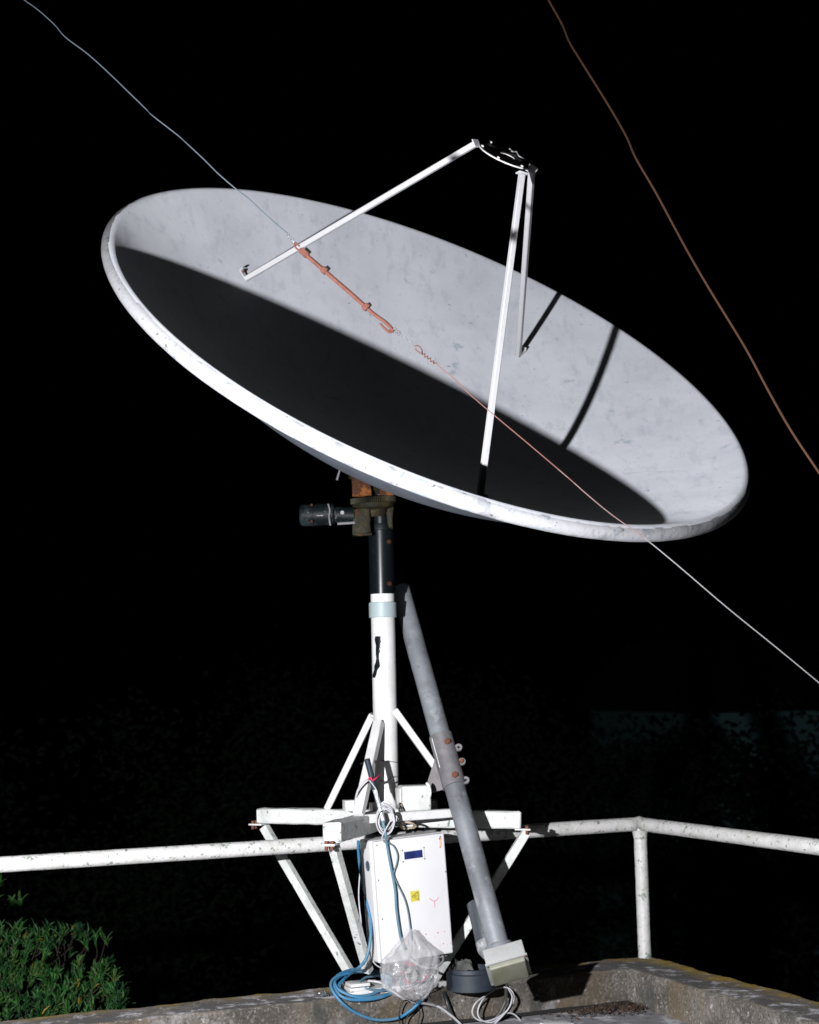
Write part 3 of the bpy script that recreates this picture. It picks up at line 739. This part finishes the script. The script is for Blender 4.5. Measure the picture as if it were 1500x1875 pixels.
cable('coiled_cable', [at(748+13*math.cos(a*.8)+2*math.sin(a), 1512+6*math.sin(a*.8)+1.5*math.cos(a*1.7), 7.12+.03*math.sin(a*.8)) for a in range(26)], .003, mat('tan_cable', (.34, .27, .2), .5), 'small tan cable coil tucked on top of the enclosure', n=5, seg=8)
# blue cable with the coil
bl = [at(656, 1540, 7.28), at(657, 1565, 7.24), at(660, 1592, 7.18), at(666, 1625, 7.12), at(672, 1652, 7.06), at(678, 1682, 7.03), at(679, 1712, 7.0), at(675, 1741, 6.98), at(668, 1760, 6.98), at(656, 1773, 6.98)]
bl += [coilpt(640, 1784, -.0), coilpt(628, 1795), coilpt(620, 1806), coilpt(628, 1816), coilpt(648, 1824), coilpt(676, 1822), coilpt(700, 1812), coilpt(714, 1800, -.02)]
bl += [coilpt(698, 1781, -.03), coilpt(672, 1775, -.02), coilpt(644, 1776, -.01), coilpt(620, 1785, .01), coilpt(611, 1798, .01), coilpt(614, 1812, .012), coilpt(626, 1825, .012), coilpt(646, 1831, .012), coilpt(680, 1830, .012), coilpt(708, 1823, .012), coilpt(722, 1812, 0)]
bl += [coilpt(694, 1786, -.02), coilpt(664, 1779, -.012), coilpt(634, 1783, .004), coilpt(614, 1795, .012), coilpt(618, 1810, .018), coilpt(634, 1820, .018), coilpt(660, 1827, .018), coilpt(690, 1825, .016), coilpt(714, 1818, .006)]
bl += [coilpt(700, 1789, -.015), coilpt(672, 1780, -.01), coilpt(640, 1782, .01), coilpt(616, 1789, .022), coilpt(606, 1801, .025), coilpt(610, 1816, .025), coilpt(626, 1836, .016), coilpt(650, 1854, .014), coilpt(680, 1866, .012), coilpt(704, 1868, .012), coilpt(730, 1864, .014), coilpt(750, 1852, .02), coilpt(770, 1834, .03), coilpt(784, 1818, .0), coilpt(793, 1797, -.03), coilpt(797, 1775, -.05)]
cable('coiled_cable', bl, .0066, blue_cable, 'bright blue cable coiled on the parapet left of the enclosure', n=6, seg=12)
cable('pale_cable', [at(660, 1590, 7.2), at(657, 1640, 7.18), at(662, 1690, 7.15), at(672, 1740, 7.1), at(686, 1764, 7.05), at(697, 1772, 7.0)], .003, white_cable, 'thin pale cable running down behind the blue one left of the enclosure')
cable('coiled_cable', [coilpt(690+30*math.cos(a*.7)+3*math.sin(a*2), 1800+14*math.sin(a*.7)+2*math.cos(a*1.3), .0+.012*math.sin(a*.4)) for a in range(30)], .0036, slate_cable, 'thin faded blue cable looped beside the bag on the parapet', n=5, seg=8)
cable('white_cable', [coilpt(672, 1796, -.05), coilpt(698, 1800, -.03), coilpt(720, 1816, .02), coilpt(750, 1834, .022), coilpt(780, 1838, .022), coilpt(804, 1844, .022), coilpt(824, 1858, .02), coilpt(840, 1872, .02), coilpt(856, 1890, .02)], .0055, white_cable, 'white cable sagging across the parapet face below the plastic bag')
for pth, lb_ in (([(752, 1836), (741, 1832), (733, 1845), (731, 1864), (735, 1890)], 'thin black wire in the leftmost loop under the bag'),
                 ([(752, 1832), (764, 1838), (769, 1856), (766, 1872), (764, 1890)], 'thin black wire falling straight under the bag tip'),
                 ([(770, 1836), (760, 1848), (746, 1862), (741, 1878), (745, 1892)], 'thin black wire crossing in front of the blue loop')):
    cable('black_wire', [coilpt(px, py, .028) for px, py in pth], .0028, black_cable, lb_, 'thin black wires under the bag', cat='wire', seg=8)
cable('charcoal_cable', [coilpt(800, 1780, -.04), coilpt(807, 1800, 0), coilpt(814, 1820, .012), coilpt(820, 1840, .012), coilpt(828, 1860, .012), coilpt(840, 1880, .014), coilpt(850, 1895, .016)], .0085, dark_cable, 'thick charcoal cable hanging down the parapet between bag and gearbox')
GY = .03
gl_ = [(906, 1812), (888, 1824), (872, 1836), (865, 1852), (870, 1864), (884, 1870), (900, 1868), (920, 1858), (934, 1844), (941, 1830), (938, 1816), (925, 1808), (900, 1814), (882, 1834), (875, 1854), (882, 1868), (902, 1872), (922, 1857), (938, 1856), (950, 1865), (958, 1878), (962, 1895)]
cable('coiled_cable', [coilpt(px, py, .055+.004*math.sin(i*1.3)) for i, (px, py) in enumerate(gl_)], .0036, white_cable, 'pale grey cable coiled in loops under the actuator gearbox', n=8, seg=10)
cable('pale_cable', [coilpt(932, 1812, .06), coilpt(938, 1826, .065), coilpt(932, 1846, .065), coilpt(915, 1866, .06), coilpt(898, 1882, .06)], .0036, white_cable, 'single pale grey cable crossing the coil under the gearbox')
cable('olive_cable', [coilpt(928, 1800, .045), coilpt(927, 1815, .045), coilpt(926, 1832, .045), coilpt(918, 1850, .045), coilpt(908, 1866, .045), coilpt(896, 1890, .045)], .008, olive_cable, 'thick olive-grey cable dropping from the actuator gearbox')
hs = [face(748, 1752, .03), face(757, 1760, .03), face(770, 1769, .03), face(785, 1773, .03), face(800, 1770, .025), face(810, 1762, .01), face(812, 1754, -.02), face(808, 1746, -.04)]
cable('white_hose', hs, .0055, white_cable, 'short white hose looping through the plastic bag to the gland', cat='hose')

# ------------------------------------------------------------------ plastic bag
bag_m = bpy.data.materials.new('clear_plastic'); bag_m.use_nodes = True
T = bag_m.node_tree; N = T.nodes; L = T.links; B = N['Principled BSDF']
B.inputs['Base Color'].default_value = (.55, .55, .57, 1); B.inputs['Roughness'].default_value = .16
trn = N.new('ShaderNodeBsdfTransparent'); mxs = N.new('ShaderNodeMixShader')
tc = N.new('ShaderNodeTexCoord'); nz = N.new('ShaderNodeTexNoise'); nz.inputs['Scale'].default_value = 22; nz.inputs['Detail'].default_value = 7
L.new(tc.outputs['Object'], nz.inputs['Vector'])
mr = N.new('ShaderNodeMapRange'); mr.inputs[1].default_value = .35; mr.inputs[2].default_value = .75; mr.inputs[3].default_value = .22; mr.inputs[4].default_value = .5
L.new(nz.outputs['Fac'], mr.inputs[0]); L.new(mr.outputs[0], mxs.inputs[0]); L.new(trn.outputs[0], mxs.inputs[1]); L.new(B.outputs[0], mxs.inputs[2])
vo = N.new('ShaderNodeTexVoronoi'); vo.inputs['Scale'].default_value = 26; vo.feature = 'DISTANCE_TO_EDGE'
L.new(tc.outputs['Object'], vo.inputs['Vector'])
bp = N.new('ShaderNodeBump'); bp.inputs['Strength'].default_value = .35; bp.inputs['Distance'].default_value = .01
L.new(vo.outputs['Distance'], bp.inputs['Height']); L.new(bp.outputs[0], B.inputs['Normal'])
L.new(mxs.outputs[0], N['Material Output'].inputs[0])
bag = thing('plastic_bag', face(745, 1828, .02), 'crumpled clear plastic bag of wires hung below the enclosure', 'plastic bag')
outl = [(1702, 746, 758), (1716, 738, 768), (1728, 732, 782), (1740, 724, 796), (1752, 714, 800), (1765, 706, 800), (1780, 700, 798), (1795, 700, 794), (1808, 704, 790), (1818, 716, 785), (1827, 738, 780), (1831, 758, 774)]
bm = bmesh.new(); rows = []
for i, (py, xa, xb) in enumerate(outl):
    t = i/(len(outl)-1); cxp = (xa+xb)/2; hw = (xb-xa)/2*1.12
    thick = .012+.045*math.sin(math.pi*min(1, t*1.02))**.8
    row = []
    for k in range(36):
        a = 2*math.pi*k/36
        c0 = face(cxp+hw*math.cos(a), py, .035+thick*.5)
        q = c0 + bN*(thick*math.sin(a))
        nzv = noise.noise_vector(q*16)*.012 + noise.noise_vector(q*38)*.007 + noise.noise_vector(q*80)*.003
        ridge = abs(noise.noise(V((a*2.2, t*5, 2))))*.016
        row.append(bm.verts.new(q + nzv*(.35+.65*min(1, t*2)) - bN*ridge*math.sin(a)))
    rows.append(row)
for a, b in zip(rows, rows[1:]):
    for k in range(36): bm.faces.new((a[k], a[(k+1) % 36], b[(k+1) % 36], b[k]))
bm.faces.new(rows[-1])
bmesh.ops.subdivide_edges(bm, edges=bm.edges[:], cuts=2, use_grid_fill=True)
for v in bm.verts:
    q = v.co*24; rg = sum((1-abs(noise.noise(q*f+V((f, 0, 0))))*2)/f for f in (1, 2.1, 4.3))
    v.co += bN*(rg*.007-.006) + noise.noise_vector(v.co*55)*.004 + noise.noise_vector(v.co*120)*.001
fin('film', bm, bag_m, bag, True, 45)
rnd = random.Random(3)
for mt, nn_, nm in ((red_ink, 3, 'red_wire'), (slate_cable, 2, 'blue_wire'), (dark_cable, 2, 'dark_wire')):
    for k in range(nn_):
        x0, y0 = 735+rnd.random()*30, 1770+rnd.random()*25
        pts_ = [face(x0+rnd.uniform(-12, 14)*j*.5, y0+rnd.uniform(-6, 10)*j*.6, .05+rnd.uniform(-.01, .015)) for j in range(5)]
        tube(nm, cr(pts_, 5), .0022, mt, bag, 6)
tube('red_wire', cr([face(743, 1761, .075), face(748, 1764, .075), face(751, 1767, .075), face(760, 1766, .075)], 4), .003, pink, bag, 6)
bm = bmesh.new(); bmesh.ops.create_icosphere(bm, subdivisions=3, radius=.03, matrix=Matrix.Translation(face(752, 1785, .045)) @ Matrix.Diagonal((1, .7, 1.2, 1)))
rough(bm, .016, 30); fin('parts_lump', bm, grey_plastic, bag, True, 30)

# ------------------------------------------------------------------ tub with rubble, bits on the parapet and roof
tc_ = at(862, 1800, 7.24); tc_.z = ZT
tub = thing('plastic_tub', tc_, 'low slate-blue plastic tub with rubble behind the gearbox', 'tub')
lathe('tub_shell', tc_, Z3, [(.0, .006), (.100, .006), (.104, .0), (.104, .068), (.098, .072), (.094, .072), (.092, .088), (.086, .090), (.082, .085), (.08, .02)], tub_blue, tub, 40)
for i in range(5):
    q = tc_+V((rnd.uniform(-.05, .05), rnd.uniform(-.05, .05), .085+rnd.uniform(0, .012)))
    bm = bmesh.new(); bmesh.ops.create_icosphere(bm, subdivisions=2, radius=rnd.uniform(.02, .032), matrix=Matrix.Translation(q)); rough(bm, .022, 34, i); fin('rubble', bm, stone_grey, tub, True, 40)
q = atz(592, 1821, ZT+.012)
bm = bmesh.new(); bmesh.ops.create_icosphere(bm, subdivisions=3, radius=.016, matrix=Matrix.Translation(q) @ Matrix.Diagonal((1.3, .9, .7, 1))); rough(bm, .012, 60)
tag(fin('foil_scrap', bm, foil, None, True, 20), 'small crumpled foil scrap on the parapet beside the blue coil', 'foil scrap')
q = atz(1020, 1878, ZF+.012)
tag(box('white_board', q, (DL, DR, Z3), (.058, .045, .010), white_board, None, .002), 'small white board lying on the roof at the bottom edge', 'board')
bm = bmesh.new()
for i in range(900):
    s = abs(rnd.gauss(0, .13)); t = abs(rnd.gauss(.0, .09))+.015
    p = INN + DL*s*1.3 + DR*t; z = ZF+.004+rnd.random()*.016*max(0, 1-s*3)
    p = V((p.x, p.y, z)); a = rnd.random()*6.28; l = rnd.uniform(.008, .03) if i % 7 else rnd.uniform(.04, .09); wd = rnd.uniform(.002, .007) if i % 7 else .0016
    d = V((math.cos(a), math.sin(a), rnd.uniform(-.3, .5))); e = V((-math.sin(a), math.cos(a), rnd.uniform(-.3, .3)))
    v = [bm.verts.new(p-d*l/2), bm.verts.new(p+e*wd), bm.verts.new(p+d*l/2+V((0, 0, .004))), bm.verts.new(p-e*wd)]; bm.faces.new(v)
lt = fin('leaf_litter', bm, litter_m); tag(lt, 'dry brown leaf litter gathered in the parapet corner', 'leaf litter', kind='stuff')

# ------------------------------------------------------------------ guy wire with turnbuckle
YW = 5.235
def wv(px, py, dy=0): return at(px, py, YW+dy)
up_ = [(20, -20), (45, 0), (70, 18), (100, 45), (120, 68), (160, 98), (200, 134), (232, 165), (268, 200), (280, 212), (325, 247), (345, 265), (375, 293), (400, 318), (435, 348), (455, 363), (480, 387), (505, 409), (527, 428)]
cable('guy_wire', [wv(px, py, .9*(1-i/18)) for i, (px, py) in enumerate(up_)], lambda i: .0021, wire_steel, 'thin steel wire running from the top left to the turnbuckle', n=4, seg=8, cat='wire')
lw = [(797, 664), (812, 678), (830, 692), (850, 712), (886, 744), (960, 806), (1040, 874), (1075, 905), (1120, 942), (1180, 985), (1240, 1034), (1330, 1111), (1420, 1184), (1500, 1250), (1560, 1300)]
w_or = mat('rust_stained_wire', (.13, .05, .034), .6); w_pk = mat('rust_tinged_wire', (.15, .10, .09), .5); w_wh = mat('bare_wire', (.22, .22, .23), .45)
gw_ = cable('guy_wire', [wv(px, py) for px, py in lw], .0016, w_or, 'thin wire from the turnbuckle down to the right edge', n=4, seg=8, cat='wire')
gw_.data.materials.append(w_pk); gw_.data.materials.append(w_wh)
for f in gw_.data.polygons:
    k = f.index/len(gw_.data.polygons); k2 = k+.05*noise.noise(V((k*40, 0, 0))); f.material_index = 0 if k2 < .43 else (1 if k2 < .64 else 2)
rwp = [(985, -40), (1005, 0), (1030, 45), (1042, 75), (1060, 105), (1085, 145), (1110, 185), (1132, 222), (1150, 255), (1165, 290), (1200, 350), (1235, 415), (1265, 470), (1300, 530), (1340, 595), (1370, 645), (1410, 720), (1450, 790), (1500, 865), (1540, 925)]
cable('rusty_wire', [at(px, py, 7.6-1.7*i/19) for i, (px, py) in enumerate(rwp)], .0046, wire_brown, 'rusty brown wire hanging in the dark at the upper right', n=4, seg=8, cat='wire')
tbk = thing('turnbuckle', wv(632, 530), 'orange rusty turnbuckle rod with hooked end strung on the wire', 'turnbuckle')
tube('rod', [wv(549, 456), wv(560, 466), wv(640, 535), wv(668, 560), wv(682, 573)], lambda i: (.006, .0072, .0072, .0072, .006)[i], orange_rust, tbk, 14)
td = (wv(668, 560)-wv(560, 466)).normalized(); tx, ty = frame(td, V((0, -1, 0)))
for px, py, l, r in ((557, 463, .032, .0105), (594, 495, .020, .0105), (670, 562, .018, .0115)):
    q = wv(px, py); bm = bmesh.new(); add_box(bm, q, (td, ty, tx), (l/2, r, r*.9), .004, 2); rough(bm, .003, 90, px); o = fin('clamp_band', bm, orange_rust, tbk, True, 40)
    bm = bmesh.new(); add_box(bm, q+ty*(.012 if (ty.z > 0) else -.012)+td*.004, (td, ty, tx), (l*.35, .007, .006), .001, 1); fin('clamp_lug', bm, black_scuff, o)
tube('hook', cr([wv(680, 571), wv(692, 580), wv(706, 590), wv(716, 600), wv(719, 606), wv(712, 607), wv(703, 600), wv(696, 592)], 6), lambda i: .0062-.003*max(0, (i-20)/22), orange_rust, tbk, 12)
tube('eye', cr([wv(550, 458), wv(544, 456), wv(540, 450), wv(539, 444), wv(543, 446), wv(549, 451)], 5), .003, orange_rust, tbk, 8)
def helix(A, B, turns, r0_, wr, mt, nm, par):
    d = (B-A).normalized(); x, y = frame(d); n_ = int(turns*10)
    return tube(nm, [A.lerp(B, i/n_)+(x*math.cos(2*math.pi*i/10)+y*math.sin(2*math.pi*i/10))*r0_*(1+.35*math.sin(i*.9)) for i in range(n_+1)], wr, mt, par, 6)
helix(wv(525, 427), wv(542, 447), 5, .0045, .0013, wire_tie, 'wire_twist', tbk)
helix(wv(721, 602), wv(733, 612), 4, .005, .0016, wire_tie, 'wire_twist', tbk)
helix(wv(731, 611), wv(762, 634), 3, .0025, .0014, wire_tie, 'wire_twist', tbk)
tube('wire_tail', cr([wv(745, 620), wv(749, 632), wv(747, 645), wv(741, 656)], 5), .0011, wire_tie, tbk, 6)
tube('wire_loop', cr([wv(759, 634), wv(766, 633), wv(772, 639), wv(773, 647), wv(766, 644), wv(760, 638)], 6), .0018, orange_rust, tbk, 6)
helix(wv(771, 645), wv(798, 666), 5, .0038, .0018, orange_rust, 'wire_twist', tbk)
tube('wire_tail', cr([wv(795, 665), wv(797, 658), wv(793, 653)], 4), .0012, wire_tie, tbk, 6)

# ------------------------------------------------------------------ tree beyond the parapet, lower left
tree = thing('broadleaf_tree', V((-2.6, 9.3, -6.2)), 'dark green leafy treetop beyond the parapet at the lower left', 'tree')
rt = random.Random(11)
tips = []
branch_bm = bmesh.new()
trunk = cr([V((-2.6, 9.3, -6.2)), V((-2.7, 9.3, -4)), V((-2.55, 9.25, -2.2)), V((-2.7, 9.2, -1.2))], 8)
add_tube(branch_bm, trunk, lambda i: .14-.09*i/24, 10)
pads = [(66, 1726, 106, 26, 9.5), (18, 1786, 92, 34, 9.2), (150, 1812, 56, 38, 9.0), (196, 1790, 12, 22, 9.0), (217, 1832, 14, 26, 8.9), (95, 1850, 140, 26, 8.85), (-190, 1790, 190, 95, 9.4), (-120, 1900, 300, 60, 9.1)]
wts = [p[2]*p[3] for p in pads]
for i in range(1650):
    cx_, cy_, rx_, ry_, Y0 = rt.choices(pads, wts)[0]
    a = rt.random()*6.283; q = math.sqrt(rt.random())*(1+.12*rt.gauss(0, 1))
    px, py = cx_+rx_*q*math.cos(a), cy_+ry_*q*math.sin(a)
    if py < 1686 or noise.noise(V((px*.04, py*.06, Y0))) > .42: continue
    tips.append(at(px, py, Y0+rt.uniform(-.28, .28)))
for px, py in ((-5, 1622), (22, 1660), (-12, 1655), (-20, 1640), (-40, 1630), (38, 1655)): tips.append(at(px, py, 9.9))
hubs = [V((rt.uniform(-3.6, -1.7), rt.uniform(8.9, 9.7), rt.uniform(-1.0, -.35))) for _ in range(16)]
for h in hubs: add_tube(branch_bm, cr([trunk[-1], trunk[-1].lerp(h, .5)+V((0, 0, .1)), h], 4), lambda i: .035-.002*i, 6)
for t in tips:
    if rt.random() < .35:
        h = t+V((rt.uniform(-.12, .02), rt.uniform(-.03, .12), rt.uniform(-.2, -.1)))
        add_tube(branch_bm, cr([h, h.lerp(t, .5)+V((.015, 0, -.015)), t], 3), lambda i: .0034-.0003*i, 5)
fin('trunk', branch_bm, bark, tree, True, 60)
def leaf(bm, p, d, n_, l, wd, mi):
    s = d.cross(n_).normalized()
    cs = [(0, 0), (.3, .8), (.6, 1), (.85, .6), (1, 0)]
    L_, R_ = [], []
    for a, b in cs:
        q = p + d*(l*a) + n_*(l*.18*math.sin(a*2.6)); L_.append(q+s*(wd*b)+n_*(wd*b*.25)); R_.append(q-s*(wd*b)+n_*(wd*b*.25))
    c = [bm.verts.new(p + d*(l*a) + n_*(l*.18*math.sin(a*2.6))) for a, b in cs]
    lv = [bm.verts.new(q) for q in L_[1:-1]]; rv = [bm.verts.new(q) for q in R_[1:-1]]
    for side in (lv, rv):
        fs = [bm.faces.new((c[0], c[1], side[0])), bm.faces.new((c[1], c[2], side[1], side[0])), bm.faces.new((c[2], c[3], side[2], side[1])), bm.faces.new((c[3], c[4], side[2]))]
        for f in fs: f.material_index = mi; f.smooth = True
bm = bmesh.new()
for t in tips:
    ax_ = V((rt.uniform(-.35, .45), rt.uniform(-.5, .2), 1)).normalized(); x, y = frame(ax_)
    for k in range(rt.randint(8, 12)):
        a = k*2.4+rt.random()*.5; el = rt.uniform(.6, 1.45)
        d = (ax_*math.sin(el)+(x*math.cos(a)+y*math.sin(a))*math.cos(el)).normalized()
        n_ = (ax_ - d*ax_.dot(d)).normalized()
        leaf(bm, t-ax_*(.055*(k/14)), d, n_, rt.uniform(.055, .10)*(1-.35*(k/16)), rt.uniform(.006, .0105), 1 if rt.random() < .012 else 0)
crown = link = None
me = bpy.data.meshes.new('crown'); bm.to_mesh(me); bm.free()
crown = link_mesh('crown', me, [leaf_m, leaf_y], tree)

# ------------------------------------------------------------------ trees far behind in the dark
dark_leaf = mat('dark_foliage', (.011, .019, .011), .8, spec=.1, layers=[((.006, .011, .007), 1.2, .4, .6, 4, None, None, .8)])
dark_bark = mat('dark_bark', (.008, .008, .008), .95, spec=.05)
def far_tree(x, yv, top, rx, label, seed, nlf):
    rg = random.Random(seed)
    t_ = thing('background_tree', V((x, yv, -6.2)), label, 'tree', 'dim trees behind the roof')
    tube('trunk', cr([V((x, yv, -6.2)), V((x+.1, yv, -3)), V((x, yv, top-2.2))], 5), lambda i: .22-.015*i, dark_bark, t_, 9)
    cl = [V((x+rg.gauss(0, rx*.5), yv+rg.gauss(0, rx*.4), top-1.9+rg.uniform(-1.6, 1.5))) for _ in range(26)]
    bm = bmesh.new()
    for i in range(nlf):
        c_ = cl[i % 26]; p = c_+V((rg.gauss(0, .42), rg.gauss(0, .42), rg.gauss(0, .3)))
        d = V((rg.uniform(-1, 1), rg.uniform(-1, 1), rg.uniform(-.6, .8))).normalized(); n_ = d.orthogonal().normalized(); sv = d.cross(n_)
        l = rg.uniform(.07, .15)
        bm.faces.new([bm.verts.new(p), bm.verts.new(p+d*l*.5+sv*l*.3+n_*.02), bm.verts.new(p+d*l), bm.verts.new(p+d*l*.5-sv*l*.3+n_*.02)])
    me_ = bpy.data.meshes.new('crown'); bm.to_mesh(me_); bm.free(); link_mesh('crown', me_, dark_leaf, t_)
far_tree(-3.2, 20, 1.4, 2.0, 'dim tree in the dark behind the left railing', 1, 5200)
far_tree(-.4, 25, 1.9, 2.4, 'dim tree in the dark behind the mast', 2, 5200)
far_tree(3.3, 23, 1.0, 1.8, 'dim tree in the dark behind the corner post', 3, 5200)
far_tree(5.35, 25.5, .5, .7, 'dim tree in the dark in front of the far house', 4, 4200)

# ------------------------------------------------------------------ faint house far behind, right
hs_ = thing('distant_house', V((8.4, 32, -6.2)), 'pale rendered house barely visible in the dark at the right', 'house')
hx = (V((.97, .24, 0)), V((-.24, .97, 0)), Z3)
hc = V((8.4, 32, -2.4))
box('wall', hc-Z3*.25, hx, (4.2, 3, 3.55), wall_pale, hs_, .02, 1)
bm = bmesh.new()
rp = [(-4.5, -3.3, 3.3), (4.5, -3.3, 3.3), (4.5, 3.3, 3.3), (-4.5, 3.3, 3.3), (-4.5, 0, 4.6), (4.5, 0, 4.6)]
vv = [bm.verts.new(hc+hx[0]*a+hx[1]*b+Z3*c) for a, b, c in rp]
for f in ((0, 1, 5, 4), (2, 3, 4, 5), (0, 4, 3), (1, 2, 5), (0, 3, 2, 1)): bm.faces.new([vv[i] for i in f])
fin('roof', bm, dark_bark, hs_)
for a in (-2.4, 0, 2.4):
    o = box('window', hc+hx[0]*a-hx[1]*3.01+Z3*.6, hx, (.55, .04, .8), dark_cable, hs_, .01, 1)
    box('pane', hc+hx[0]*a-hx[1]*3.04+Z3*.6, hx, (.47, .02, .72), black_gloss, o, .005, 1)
